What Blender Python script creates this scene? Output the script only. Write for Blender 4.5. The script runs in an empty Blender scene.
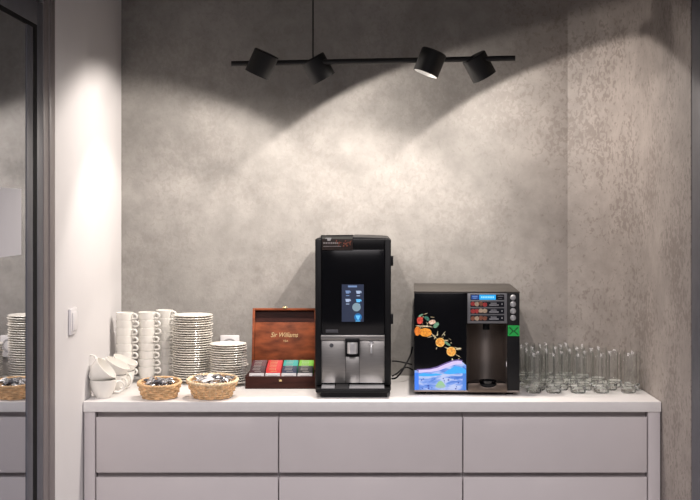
import bpy, bmesh, math, random
from mathutils import Vector, Matrix, Quaternion

S = bpy.context.scene
COL = S.collection
R = math.radians
PI = math.pi
random.seed(7)

# ------------------------------------------------------------------ camera
F = 1175.8            # focal length in pixels of a 700 px wide frame
CX, CY = 365.0, 210.0  # vanishing point of the depth lines
CZ = 1.525
cd = bpy.data.cameras.new('camera'); cam = bpy.data.objects.new('camera', cd); COL.objects.link(cam)
cam.location = (0, 0, CZ); cam.rotation_euler = (PI/2, 0, 0)
cd.sensor_width = 36; cd.sensor_fit = 'HORIZONTAL'; cd.lens = F/700*36
cd.shift_x = (350-CX)/700; cd.shift_y = -(250-CY)/700
cd.clip_start = 0.05; cd.clip_end = 60
S.camera = cam

# ------------------------------------------------------------------ world, room light, exposure
w = bpy.data.worlds.new('world'); S.world = w; w.use_nodes = True
bg = w.node_tree.nodes['Background']
bg.inputs[0].default_value = (0.86, 0.85, 1.0, 1); bg.inputs[1].default_value = 0.07
S.view_settings.view_transform = 'Standard'; S.view_settings.look = 'None'
S.view_settings.gamma = 1; S.view_settings.use_curve_mapping = False
S.view_settings.exposure = 0.0
S.cycles.transparent_max_bounces = 96; S.cycles.max_bounces = 24; S.cycles.transmission_bounces = 20
def area(name, loc, target, size, size_y, power, color):
    l = bpy.data.lights.new(name, 'AREA'); l.shape = 'RECTANGLE'; l.size = size; l.size_y = size_y
    l.energy = power; l.color = color
    o = bpy.data.objects.new(name, l); COL.objects.link(o); o.location = loc
    o.rotation_euler = (Vector(target)-Vector(loc)).to_track_quat('-Z', 'Y').to_euler()
    return o
# unseen fill light added overhead in front of the niche, brightens the cabinet fronts
area('room_fill_light', (0.1, 0.9, 2.74), (0.1, 1.5, 0.0), 2.4, 1.4, 95, (1.0, 0.935, 0.955)).data.spread = R(125)
# pendant lamp settings: pixel x, depth, height, aim, wide cone power, core power
WIDE = R(154)
WARM = (1.0, 0.905, 0.825)
# pixel x, depth, height, aim, hard-edged power, soft power, hard edge blend
HEADS = [   # ..., hard-edged power, soft power, hard edge blend, (hard cone, soft cone, soft blend)
    (262, 3.990, 2.021, (-0.42, 0.13, -0.895), 17.0, 13.0, 0.30, (R(146), R(90), 0.38)),
    (318, 4.055, 2.013, (0.485, 0.16, -0.86), 9.5, 9.0, 0.08, (WIDE, WIDE, 1.0)),
    (430, 3.990, 2.025, (-0.37, -0.02, -0.93), 11.0, 29.0, 0.35, (R(146), R(154), 1.0)),
    (479, 4.055, 2.019, (0.485, 0.19, -0.855), 9.0, 8.5, 0.08, (WIDE, WIDE, 1.0)),
]

# ------------------------------------------------------------------ helpers
def px(x, y, Y):
    return ((x-CX)*Y/F, CZ+(CY-y)*Y/F)
def X_(x, Y): return (x-CX)*Y/F
def Z_(y, Y): return CZ+(CY-y)*Y/F

def new_mat(name):
    m = bpy.data.materials.new(name); m.use_nodes = True
    nt = m.node_tree
    return m, nt, nt.nodes['Principled BSDF']
def mat(name, c, rough=0.5, metal=0.0, var=0.06, scale=30, bump=0.0, coat=0.0, spec=0.5, emit=None, estr=0, aniso=None, stretch=(1, 1, 1)):
    m, nt, b = new_mat(name)
    N = nt.nodes; L = nt.links
    tc = N.new('ShaderNodeTexCoord'); mp = N.new('ShaderNodeMapping'); mp.inputs['Scale'].default_value = stretch
    L.new(tc.outputs['Object'], mp.inputs[0])
    no = N.new('ShaderNodeTexNoise'); no.inputs['Scale'].default_value = scale; no.inputs['Detail'].default_value = 5
    L.new(mp.outputs[0], no.inputs['Vector'])
    cr = N.new('ShaderNodeValToRGB')
    cr.color_ramp.elements[0].position = 0.3; cr.color_ramp.elements[1].position = 0.7
    cr.color_ramp.elements[0].color = (*[max(0, v*(1-var)) for v in c], 1)
    cr.color_ramp.elements[1].color = (*[min(1, v*(1+var)) for v in c], 1)
    L.new(no.outputs[0], cr.inputs[0]); L.new(cr.outputs[0], b.inputs['Base Color'])
    b.inputs['Roughness'].default_value = rough; b.inputs['Metallic'].default_value = metal
    b.inputs['Specular IOR Level'].default_value = spec
    b.inputs['Coat Weight'].default_value = coat
    if bump:
        bp = N.new('ShaderNodeBump'); bp.inputs['Strength'].default_value = bump; bp.inputs['Distance'].default_value = 0.002
        L.new(no.outputs[0], bp.inputs['Height']); L.new(bp.outputs[0], b.inputs['Normal'])
    if emit:
        b.inputs['Emission Color'].default_value = (*emit, 1); b.inputs['Emission Strength'].default_value = estr
    return m

def plaster(name):
    m, nt, b = new_mat(name); N = nt.nodes; L = nt.links
    g = N.new('ShaderNodeNewGeometry')
    sep = N.new('ShaderNodeSeparateXYZ'); L.new(g.outputs['Position'], sep.inputs[0])
    mr = N.new('ShaderNodeMapRange'); mr.inputs[1].default_value = 0.45; mr.inputs[2].default_value = 0.90
    L.new(sep.outputs[0], mr.inputs[0]); FAC = mr.outputs[0]
    def noise(scale, detail, rough=0.55, st=(1, 1, 1), dist=0.0):
        mp = N.new('ShaderNodeMapping'); mp.inputs['Scale'].default_value = st
        L.new(g.outputs['Position'], mp.inputs[0])
        n = N.new('ShaderNodeTexNoise'); n.inputs['Scale'].default_value = scale
        n.inputs['Detail'].default_value = detail; n.inputs['Roughness'].default_value = rough
        n.inputs['Distortion'].default_value = dist
        L.new(mp.outputs[0], n.inputs['Vector']); return n
    def ramp(v, p0, p1, c0, c1):
        r = N.new('ShaderNodeValToRGB'); r.color_ramp.elements[0].position = p0; r.color_ramp.elements[1].position = p1
        r.color_ramp.elements[0].color = (*c0, 1); r.color_ramp.elements[1].color = (*c1, 1)
        L.new(v, r.inputs[0]); return r.outputs[0]
    def mix(a, bb, f, blend='MIX'):
        x = N.new('ShaderNodeMix'); x.data_type = 'RGBA'; x.blend_type = blend
        if isinstance(f, float): x.inputs[0].default_value = f
        else: L.new(f, x.inputs[0])
        L.new(a, x.inputs[6]); L.new(bb, x.inputs[7]); return x.outputs[2]
    n1 = noise(2.6, 9, 0.62, dist=0.4).outputs[0]
    cA = ramp(n1, 0.32, 0.68, (0.262, 0.253, 0.240), (0.368, 0.354, 0.336))
    cB = ramp(n1, 0.32, 0.68, (0.268, 0.238, 0.221), (0.326, 0.290, 0.268))
    c = mix(cA, cB, FAC)
    n2 = noise(14, 8, 0.65).outputs[0]
    c = mix(c, ramp(n2, 0.35, 0.62, (0.86, 0.855, 0.85), (1.06, 1.055, 1.05)), 1.0, 'MULTIPLY')
    # worn specks where the trowel skipped
    n3 = noise(66, 6, 0.6, (1.0, 1.0, 0.8), 0.6).outputs[0]
    n4 = noise(4.0, 4, 0.5).outputs[0]
    mul = N.new('ShaderNodeMath'); mul.operation = 'MULTIPLY_ADD'
    L.new(n4, mul.inputs[0]); mul.inputs[1].default_value = 0.60; mul.inputs[2].default_value = -0.30
    add = N.new('ShaderNodeMath'); add.operation = 'ADD'; L.new(n3, add.inputs[0]); L.new(mul.outputs[0], add.inputs[1])
    sp = ramp(add.outputs[0], 0.53, 0.60, (0, 0, 0), (1, 1, 1))
    amt = N.new('ShaderNodeMapRange'); amt.inputs[3].default_value = 0.16; amt.inputs[4].default_value = 0.62
    L.new(FAC, amt.inputs[0])
    mu2 = N.new('ShaderNodeMath'); mu2.operation = 'MULTIPLY'; L.new(sp, mu2.inputs[0]); L.new(amt.outputs[0], mu2.inputs[1])
    rgb = N.new('ShaderNodeRGB'); rgb.outputs[0].default_value = (0.165, 0.138, 0.124, 1)
    c = mix(c, rgb.outputs[0], mu2.outputs[0])
    L.new(c, b.inputs['Base Color'])
    b.inputs['Roughness'].default_value = 0.62; b.inputs['Specular IOR Level'].default_value = 0.35
    bp = N.new('ShaderNodeBump'); bp.inputs['Strength'].default_value = 0.25; bp.inputs['Distance'].default_value = 0.004
    L.new(add.outputs[0], bp.inputs['Height']); L.new(bp.outputs[0], b.inputs['Normal'])
    return m

class MB:
    def __init__(s): s.bm = bmesh.new()
    def _merge(s, t, M=None, smooth=False):
        me = bpy.data.meshes.new('t')
        if M is not None: bmesh.ops.transform(t, matrix=M, verts=t.verts)
        for f in t.faces: f.smooth = True
        t.to_mesh(me); t.free(); s.bm.from_mesh(me); bpy.data.meshes.remove(me)
        return s
    def box(s, x0, x1, y0, y1, z0, z1, bev=0.0, M=None, seg=2):
        t = bmesh.new(); bmesh.ops.create_cube(t, size=1)
        for v in t.verts:
            v.co = Vector(((x0+x1)/2+v.co.x*(x1-x0), (y0+y1)/2+v.co.y*(y1-y0), (z0+z1)/2+v.co.z*(z1-z0)))
        if bev: bmesh.ops.bevel(t, geom=list(t.edges), offset=bev, segments=seg, affect='EDGES', profile=0.5)
        return s._merge(t, M)
    def prism(s, pts, z0, z1, bev=0.0, M=None, axis='z'):
        """pts in the plane, extruded along axis (z, or y with pts as x,z)"""
        t = bmesh.new()
        if axis == 'z': vs = [t.verts.new((p[0], p[1], z0)) for p in pts]; d = Vector((0, 0, z1-z0))
        elif axis == 'y': vs = [t.verts.new((p[0], z0, p[1])) for p in pts]; d = Vector((0, z1-z0, 0))
        else: vs = [t.verts.new((z0, p[0], p[1])) for p in pts]; d = Vector((z1-z0, 0, 0))
        f = t.faces.new(vs)
        r = bmesh.ops.extrude_face_region(t, geom=[f])
        bmesh.ops.translate(t, verts=[e for e in r['geom'] if isinstance(e, bmesh.types.BMVert)], vec=d)
        bmesh.ops.recalc_face_normals(t, faces=t.faces)
        if bev: bmesh.ops.bevel(t, geom=list(t.edges), offset=bev, segments=2, affect='EDGES', profile=0.5)
        return s._merge(t, M)
    def lathe(s, prof, n=32, M=None, closed=False):
        t = bmesh.new(); rings = []
        for r, z in prof:
            if r < 1e-6: rings.append([t.verts.new((0, 0, z))])
            else: rings.append([t.verts.new((r*math.cos(2*PI*i/n), r*math.sin(2*PI*i/n), z)) for i in range(n)])
        prs = list(zip(rings, rings[1:]))
        if closed: prs.append((rings[-1], rings[0]))
        for a, b in prs:
            for i in range(n):
                j = (i+1) % n
                if len(a) == 1 and len(b) == 1: continue
                if len(a) == 1: t.faces.new((a[0], b[i], b[j]))
                elif len(b) == 1: t.faces.new((a[i], a[j], b[0]))
                else: t.faces.new((a[i], a[j], b[j], b[i]))
        bmesh.ops.recalc_face_normals(t, faces=t.faces)
        return s._merge(t, M)
    def tube(s, pts, rad, n=10, M=None, closed=False, caps=True):
        t = bmesh.new(); pts = [Vector(p) for p in pts]; m = len(pts); rings = []
        rads = rad if isinstance(rad, (list, tuple)) else [rad]*m
        up = None
        for k, p in enumerate(pts):
            if closed: d = pts[(k+1) % m]-pts[k-1]
            else: d = pts[min(k+1, m-1)]-pts[max(k-1, 0)]
            d.normalize()
            if up is None:
                up = Vector((0, 0, 1)) if abs(d.z) < 0.9 else Vector((1, 0, 0))
            u = (up-d*up.dot(d)).normalized(); v = d.cross(u); up = u
            rings.append([t.verts.new(p+(u*math.cos(2*PI*i/n)+v*math.sin(2*PI*i/n))*rads[k]) for i in range(n)])
        prs = list(zip(rings, rings[1:]))
        if closed: prs.append((rings[-1], rings[0]))
        for a, b in prs:
            for i in range(n):
                j = (i+1) % n; t.faces.new((a[i], a[j], b[j], b[i]))
        if caps and not closed:
            t.faces.new(rings[0]); t.faces.new(rings[-1])
        bmesh.ops.recalc_face_normals(t, faces=t.faces)
        return s._merge(t, M)
    def cyl(s, p0, p1, r, n=24, r2=None):
        return s.tube([p0, p1], [r, r if r2 is None else r2], n)
    def build(s, name, m, parent=None, loc=(0, 0, 0), angle=35):
        me = bpy.data.meshes.new(name)
        s.bm.to_mesh(me); s.bm.free()
        me.set_sharp_from_angle(angle=R(angle))
        me.materials.append(m)
        o = bpy.data.objects.new(name, me); COL.objects.link(o)
        o.location = loc
        if parent: o.parent = parent
        return o
def tag(o, label=None, cat=None, group=None, kind=None):
    if label: o['label'] = label
    if cat: o['category'] = cat
    if group: o['group'] = group
    if kind: o['kind'] = kind
    return o
def thing(name, loc, label, cat, group=None, rz=0):
    o = bpy.data.objects.new(name, None); COL.objects.link(o); o.empty_display_size = 0.05
    o.location = loc; o.rotation_euler = (0, 0, rz)
    return tag(o, label, cat, group)
def dup(o, parent=None):
    c = o.copy(); COL.objects.link(c)
    if parent: c.parent = parent
    for ch in list(o.children): dup(ch, c)
    return c
def text(name, body, size, m, parent, loc, rot=(PI/2, 0, 0), depth=0.0004, shear=0.0, align='CENTER', sx=1.0):
    c = bpy.data.curves.new('txt', 'FONT'); c.body = body; c.size = size; c.extrude = depth; c.shear = shear
    c.align_x = align; c.align_y = 'CENTER'
    t = bpy.data.objects.new('txt', c); COL.objects.link(t)
    bpy.context.view_layer.update()
    me = bpy.data.meshes.new_from_object(t.evaluated_get(bpy.context.evaluated_depsgraph_get()))
    bpy.data.objects.remove(t); bpy.data.curves.remove(c)
    me.name = name; me.materials.clear(); me.materials.append(m)
    if sx != 1.0:
        for v in me.vertices: v.co.x *= sx
    o = bpy.data.objects.new(name, me); COL.objects.link(o); o.location = loc; o.rotation_euler = rot; o.parent = parent
    return o
ORD = ['', 'first', 'second', 'third', 'fourth', 'fifth', 'sixth', 'seventh', 'eighth', 'ninth', 'tenth', 'eleventh', 'twelfth',
       'thirteenth', 'fourteenth', 'fifteenth', 'sixteenth', 'seventeenth', 'eighteenth', 'nineteenth', 'twentieth']
def ordinal(k):
    if k <= 20: return ORD[k]
    if k == 30: return 'thirtieth'
    return ('twenty-' if k < 30 else 'thirty-')+ORD[k % 10]
def from_top(k): return 'topmost' if k == 1 else ordinal(k)+' from the top'

# ------------------------------------------------------------------ materials
M_back = M_right = plaster('trowelled_plaster')
M_white = mat('white_wall_paint', (0.70, 0.685, 0.69), 0.6, var=0.015, scale=6, bump=0.05)
M_floor = mat('floor_vinyl', (0.30, 0.28, 0.27), 0.5, var=0.1, scale=8)
M_ceil = mat('ceiling_paint', (0.22, 0.21, 0.21), 0.8, var=0.02)
M_counter = mat('worktop_laminate', (0.77, 0.75, 0.735), 0.38, var=0.02, scale=40)
M_cab = mat('cabinet_lacquer', (0.57, 0.53, 0.53), 0.45, var=0.015, scale=10)
M_groove = mat('grip_channel', (0.62, 0.58, 0.58), 0.5, var=0.02)
M_anth = mat('anthracite_frame', (0.10, 0.10, 0.115), 0.42, var=0.05, spec=0.6)
M_taupe = mat('taupe_frame', (0.19, 0.165, 0.165), 0.4, var=0.04)
M_gasket = mat('rubber_gasket', (0.008, 0.008, 0.009), 0.8, spec=0.1)
M_blue = mat('blue_grey_frame', (0.085, 0.087, 0.105), 0.5, var=0.1, scale=20)
M_black = mat('black_powder_coat', (0.012, 0.012, 0.012), 0.5, var=0.1)
M_bplastic = mat('black_plastic', (0.007, 0.007, 0.008), 0.45, var=0.1, spec=0.25)
M_bgloss = mat('black_glass', (0.004, 0.004, 0.005), 0.12, var=0.1, spec=0.4)
M_china = mat('white_porcelain', (0.84, 0.82, 0.77), 0.16, var=0.01, spec=0.5)
M_plate = mat('saucer_porcelain', (0.84, 0.80, 0.73), 0.18, var=0.015, spec=0.5)
M_steel = mat('brushed_steel', (0.50, 0.48, 0.455), 0.36, metal=1.0, var=0.10, scale=60, stretch=(0.3, 1, 14))
M_dsteel = mat('dark_brushed_steel', (0.34, 0.295, 0.265), 0.42, metal=1.0, var=0.08, scale=50, stretch=(12, 1, 0.4))
M_bronze = mat('bronze_steel', (0.15, 0.12, 0.10), 0.4, metal=1.0, var=0.06, scale=60)
M_chrome = mat('chrome', (0.80, 0.80, 0.80), 0.12, metal=1.0, var=0.03)
M_wood = mat('mahogany', (0.23, 0.058, 0.020), 0.5, var=0.55, scale=26, stretch=(0.6, 1, 1.6), spec=0.25)
M_woodd = mat('dark_mahogany', (0.045, 0.013, 0.009), 0.5, var=0.35, scale=25, stretch=(0.5, 1, 3), spec=0.2)
M_gold = mat('gold_print', (0.72, 0.52, 0.26), 0.35, metal=0.6, var=0.05)
M_silver = mat('satin_silver', (0.70, 0.70, 0.71), 0.30, metal=0.55, var=0.03)
M_brass = mat('brass', (0.75, 0.58, 0.30), 0.25, metal=1.0)
M_wicker = mat('wicker', (0.72, 0.47, 0.25), 0.55, var=0.30, scale=60)
M_wickerl = mat('pale_wicker', (0.82, 0.64, 0.42), 0.55, var=0.22, scale=60)
M_paper = mat('white_paper', (0.60, 0.59, 0.62), 0.7, var=0.01)
M_switch = mat('white_plastic', (0.78, 0.76, 0.77), 0.35, var=0.01)
M_switchd = mat('grey_plastic', (0.45, 0.44, 0.45), 0.4, var=0.01)
M_foil = mat('silver_foil', (0.66, 0.66, 0.68), 0.22, metal=0.9, var=0.15, bump=0.4, scale=200)
M_dark = mat('dark_wrapper', (0.045, 0.045, 0.06), 0.35, var=0.2)
M_cream = mat('white_wrapper', (0.78, 0.77, 0.76), 0.4, var=0.05)
M_ink = mat('white_print', (0.75, 0.74, 0.72), 0.5, var=0.02)
M_lens = mat('lamp_diffuser', (0.9, 0.9, 0.88), 0.4, emit=(1.0, 0.93, 0.86), estr=0.9)
M_cinner = mat('lamp_reflector', (0.75, 0.74, 0.72), 0.35)
def emi(name, c, s, base=None, var=0.0):
    m = mat(name, base or tuple(v*0.4 for v in c), 0.4, emit=c, estr=s)
    if var:
        nt = m.node_tree; tc = nt.nodes.new('ShaderNodeTexCoord'); no = nt.nodes.new('ShaderNodeTexNoise'); no.inputs['Scale'].default_value = 170
        nt.links.new(tc.outputs['Object'], no.inputs['Vector']); cr = nt.nodes.new('ShaderNodeValToRGB')
        cr.color_ramp.elements[0].position = 0.35; cr.color_ramp.elements[1].position = 0.65
        cr.color_ramp.elements[0].color = (*[v*(1-var)**(1+0.7*i) for i, v in enumerate(c)], 1); cr.color_ramp.elements[1].color = (*[min(1, v*(1+var*0.5)) for v in c], 1)
        nt.links.new(no.outputs[0], cr.inputs[0]); nt.links.new(cr.outputs[0], nt.nodes['Principled BSDF'].inputs['Emission Color'])
    return m
# glass: thin tumbler walls let light straight through and mirror a little at grazing angles; the thick foot refracts
M_glass, nt, b = new_mat('clear_glass_foot')
b.inputs['Base Color'].default_value = (0.97, 0.99, 0.975, 1); b.inputs['Roughness'].default_value = 0.0
b.inputs['IOR'].default_value = 1.45; b.inputs['Transmission Weight'].default_value = 1.0
M_thin = bpy.data.materials.new('clear_thin_glass'); M_thin.use_nodes = True; nt = M_thin.node_tree
for n in list(nt.nodes):
    if n.type != 'OUTPUT_MATERIAL': nt.nodes.remove(n)
out = [n for n in nt.nodes if n.type == 'OUTPUT_MATERIAL'][0]
lw_ = nt.nodes.new('ShaderNodeLayerWeight'); lw_.inputs[0].default_value = 0.5
crg = nt.nodes.new('ShaderNodeValToRGB'); crg.color_ramp.elements[0].position = 0.55; crg.color_ramp.elements[1].position = 1.0
crg.color_ramp.elements[0].color = (0.985, 0.988, 0.985, 1); crg.color_ramp.elements[1].color = (0.80, 0.82, 0.81, 1)
nt.links.new(lw_.outputs['Facing'], crg.inputs[0])
tr = nt.nodes.new('ShaderNodeBsdfTransparent'); nt.links.new(crg.outputs[0], tr.inputs[0])
fr = nt.nodes.new('ShaderNodeMapRange'); fr.inputs[1].default_value = 0.55; fr.inputs[2].default_value = 1.0; fr.inputs[3].default_value = 0.045; fr.inputs[4].default_value = 0.26
nt.links.new(lw_.outputs['Facing'], fr.inputs[0])
gl = nt.nodes.new('ShaderNodeBsdfGlossy'); gl.inputs['Roughness'].default_value = 0.04
mx = nt.nodes.new('ShaderNodeMixShader'); nt.links.new(fr.outputs[0], mx.inputs[0]); nt.links.new(tr.outputs[0], mx.inputs[1]); nt.links.new(gl.outputs[0], mx.inputs[2]); nt.links.new(mx.outputs[0], out.inputs[0])
# thin door glass: strong reflection of the lit niche over a dark room
M_pane = bpy.data.materials.new('door_glass'); M_pane.use_nodes = True; nt = M_pane.node_tree
for n in list(nt.nodes):
    if n.type != 'OUTPUT_MATERIAL': nt.nodes.remove(n)
out = [n for n in nt.nodes if n.type == 'OUTPUT_MATERIAL'][0]
tr = nt.nodes.new('ShaderNodeBsdfTransparent'); tr.inputs[0].default_value = (0.24, 0.25, 0.28, 1)
gl = nt.nodes.new('ShaderNodeBsdfGlossy'); gl.inputs['Color'].default_value = (0.86, 0.88, 0.92, 1); gl.inputs['Roughness'].default_value = 0.02
mx = nt.nodes.new('ShaderNodeMixShader'); mx.inputs[0].default_value = 0.66
nt.links.new(tr.outputs[0], mx.inputs[1]); nt.links.new(gl.outputs[0], mx.inputs[2]); nt.links.new(mx.outputs[0], out.inputs[0])

# ------------------------------------------------------------------ setting
YB = 4.44; YF = 3.83; XL = -0.92; XR = 0.967; ZT = 0.90; ZC = 2.80
def struct(name, mb, m, **k):
    o = mb.build(name, m, **k); o['kind'] = 'structure'; return o
struct('floor', MB().box(-1.35, 1.35, 1.2, 4.6, -0.06, 0), M_floor)
struct('ceiling', MB().box(-1.35, 1.35, 2.0, 4.6, ZC, ZC+0.06), M_ceil)
XC = 0.765
struct('wall_back', MB().box(XL-0.2, XC, YB, YB+0.15, 0, ZC), M_back)
def bez(p0, p1, p2, n):
    return [tuple((1-t)**2*a+2*t*(1-t)*q+t*t*c for a, q, c in zip(p0, p1, p2)) for t in [i/n for i in range(n+1)]]
curve = bez((XC, YB), (0.910, 4.375), (XR, 4.09), 18)
struct('wall_right', MB().prism(curve+[(XR, 3.49), (1.2, 3.49), (1.2, YB+0.15), (XC, YB+0.15)], 0, ZC), M_right, angle=20)
YW = 3.484
struct('wall_left', MB().box(XL-0.2, XL, YW, YB, 0, ZC), M_white)

# glazed door in the left wall plane
door = bpy.data.objects.new('door_1', None); COL.objects.link(door); door.location = (XL, 2.9, 0); door['kind'] = 'structure'
def dpart(name, mb, m): return mb.build(name, m, door, loc=(-XL, -2.9, 0))
XG = -0.9245
dpart('jamb', MB().box(XL-0.12, XL+0.002, 3.424, YW-0.001, 0, ZC, 0.001).box(XL-0.12, XL-0.0005, 3.368, 3.4235, 0, ZC, 0.001), M_taupe)
dpart('transom', MB().box(XL-0.10, XL-0.002, 2.2, 3.367, 2.118, ZC, 0.001), M_anth)
dpart('leaf_frame', MB().box(XG-0.03, XL-0.0015, 3.306, 3.366, 0.01, 2.112, 0.001).box(XG-0.03, XL-0.0015, 2.2, 3.306, 2.045, 2.112, 0.001)
      .box(XG-0.03, XL-0.0015, 2.2, 3.306, 0.01, 0.12, 0.001), M_blue)
dpart('gasket', MB().box(XG-0.02, XL-0.002, 3.268, 3.306, 0.12, 2.045).box(XG-0.02, XL-0.002, 2.2, 3.268, 2.033, 2.045), M_gasket)
dpart('bead', MB().box(XG-0.02, XL-0.0025, 3.207, 3.268, 0.12, 2.033, 0.001), M_blue)
dpart('glass_pane', MB().box(XG-0.008, XG, 2.2, 3.207, 0.12, 2.033), M_pane)

# frame at the right edge of the niche
struct('trim_1', MB().box(XR, 1.2, 3.30, 3.482, 0, ZC, 0.002), M_blue)
struct('trim_2', MB().box(XR+0.004, 1.0, 3.4825, 3.4895, 0, ZC, 0.001), M_taupe)

# ------------------------------------------------------------------ kitchen run
cpts = [(XL+0.002, YF), (XR-0.002, YF), (XR-0.002, 4.085)]
cpts += [(p[0]-0.003, p[1]-0.002) for p in reversed(curve[1:-1])]+[(XC-0.004, YB-0.002), (XL+0.002, YB-0.002)]
o = MB().prism(cpts, ZT-0.033, ZT, 0.0012).build('countertop', M_counter, loc=(0, 0, 0))
tag(o, 'long white laminate worktop running across the niche over the drawer cabinets', 'countertop')
ux = [X_(95.2, YF), X_(278.4, YF), X_(463, YF), X_(648, YF)]
zb = ZT-0.0335
def end_panel(x0, x1, y1, label):
    o = MB().box(x0, x1, YF+0.004, y1, 0, zb, 0.0015).build('end_panel', M_cab)
    tag(o, label, 'cabinet panel', 'cabinet end panels')
end_panel(XL+0.004, ux[0]-0.002, 4.42, 'narrow pale grey cabinet end panel beside the white left wall')
end_panel(ux[3]+0.002, XR-0.004, 4.07, 'narrow pale grey cabinet end panel beside the worn plaster right wall')
for i, where in enumerate(('leftmost pale grey drawer cabinet, under the cups and baskets', 'middle pale grey drawer cabinet, under the black coffee machine',
                           'rightmost pale grey drawer cabinet, under the juice dispenser and glasses')):
    x0, x1 = ux[i], ux[i+1]; xm = (x0+x1)/2; yb_ = 4.42 if i < 2 else 4.09
    t = thing('drawer_cabinet', (xm, YF+0.01, 0), where, 'cabinet', 'drawer cabinets under the worktop')
    h = (x1-x0)/2-0.001
    MB().box(-h, h, 0.024, yb_-YF-0.01, 0.10, zb).build('carcass', M_groove, t)
    MB().box(-h, h, 0.06, 0.08, 0, 0.099).build('plinth', M_groove, t)
    for z0, z1 in ((0.668, 0.849), (0.385, 0.653), (0.11, 0.37)):
        # drawer front with a sloped grip edge on top
        MB().prism([(-0.003, z0), (0.020, z0), (0.020, z1-0.012), (0.004, z1), (-0.003, z1)], -h+0.001, h-0.001, 0.0012, axis='x').build('drawer_front', M_cab, t)

# ------------------------------------------------------------------ light switch, socket, paper
ys, zs = 3.686, 1.177
t = thing('light_switch', (XL, ys, zs), 'white square light switch on the white left wall', 'light switch')
MB().box(0.0005, 0.009, -0.041, 0.041, -0.041, 0.041, 0.003).build('frame', M_switch, t)
MB().box(0.009, 0.0125, -0.029, 0.029, -0.029, 0.029, 0.002).build('rocker', M_switch, t)
xs, zs = px(230, 346, YB)
t = thing('wall_socket', (xs, YB, zs), 'white power socket on the grey wall behind the short saucer stack', 'socket')
MB().box(-0.036, 0.036, -0.010, -0.0005, -0.041, 0.041, 0.003).build('frame', M_switch, t)
MB().lathe([(0, -0.004), (0.018, -0.004), (0.020, 0.0), (0.026, 0.0012), (0.028, 0.0)], 32, Matrix.Translation((0, -0.0102, 0.003)) @ Matrix.Rotation(PI/2, 4, 'X')).build('socket_insert', M_switchd, t)
o = MB().box(XG+0.0004, XG+0.0009, 2.90, 3.160, 1.405, 1.582).build('paper_sheet', M_paper)
tag(o, 'blank white paper sheet stuck on the glass door', 'paper')

# ------------------------------------------------------------------ pendant lamp
YP = 4.025; ZBAR = Z_(61, YP)
xa, xb_ = X_(231.5, YP), X_(515, YP); xm = (xa+xb_)/2
lamp = thing('pendant_lamp', (xm, YP, ZBAR), 'black four-spot bar pendant lamp hanging above the worktop', 'lamp')
MB().tube([(xa-xm, 0, -0.0095), (xb_-xm, 0, 0.0095)], 0.0092, 16).build('bar', M_black, lamp)
xc = X_(313, YP)-xm
MB().cyl((xc, 0, 0.008), (xc, 0, ZC-ZBAR-0.02), 0.0026, 10).build('suspension_rod', M_black, lamp)
MB().lathe([(0, 0), (0.05, 0), (0.05, 0.024), (0, 0.024)], 32, Matrix.Translation((xc, 0, ZC-ZBAR-0.0245))).build('ceiling_rose', M_black, lamp)
RC, HC = 0.044, 0.082
for (hx, hy, hz, aim, pw, pc, hb, (ca, cb, sb)) in HEADS:
    aim = Vector(aim).normalized()
    q = aim.to_track_quat('-Z', 'Y')
    h = MB().lathe([(0, HC/2), (RC-0.003, HC/2), (RC, HC/2-0.003), (RC, -HC/2), (RC-0.003, -HC/2), (RC-0.004, -HC/2+0.018), (RC-0.004, HC/2-0.02), (0, HC/2-0.02)], 40).build('spot_head', M_black, lamp)
    h.location = (X_(hx, hy)-xm, hy-YP, hz-ZBAR); h.rotation_mode = 'QUATERNION'; h.rotation_quaternion = q
    MB().lathe([(0, -HC/2+0.012), (RC-0.0045, -HC/2+0.012), (RC-0.0045, -HC/2+0.016), (0, -HC/2+0.016)], 40).build('diffuser', M_lens, h)
    MB().lathe([(RC-0.0042, -HC/2+0.0002), (RC-0.0036, -HC/2+0.0002), (RC-0.0042, -HC/2+0.012)], 40).build('inner_ring', M_cinner, h)
    # knuckle joint from the head to the bar
    d = h.rotation_quaternion.inverted() @ Vector((0, YP-hy, 0))
    MB().cyl(tuple(d*0.30), tuple(d*0.95), 0.007, 12).build('joint', M_black, h)
    for nm, ang, e, bl, rad in (('rim_light', ca, pw, hb, 0.012), ('soft_light', cb, pc, sb, 0.012)):
        l = bpy.data.lights.new(nm, 'SPOT'); l.energy = e; l.color = WARM; l.spot_size = ang; l.spot_blend = bl; l.shadow_soft_size = rad
        lo = bpy.data.objects.new(nm, l); COL.objects.link(lo); lo.parent = h; lo.location = (0, 0, -HC/2-0.004)

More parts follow.
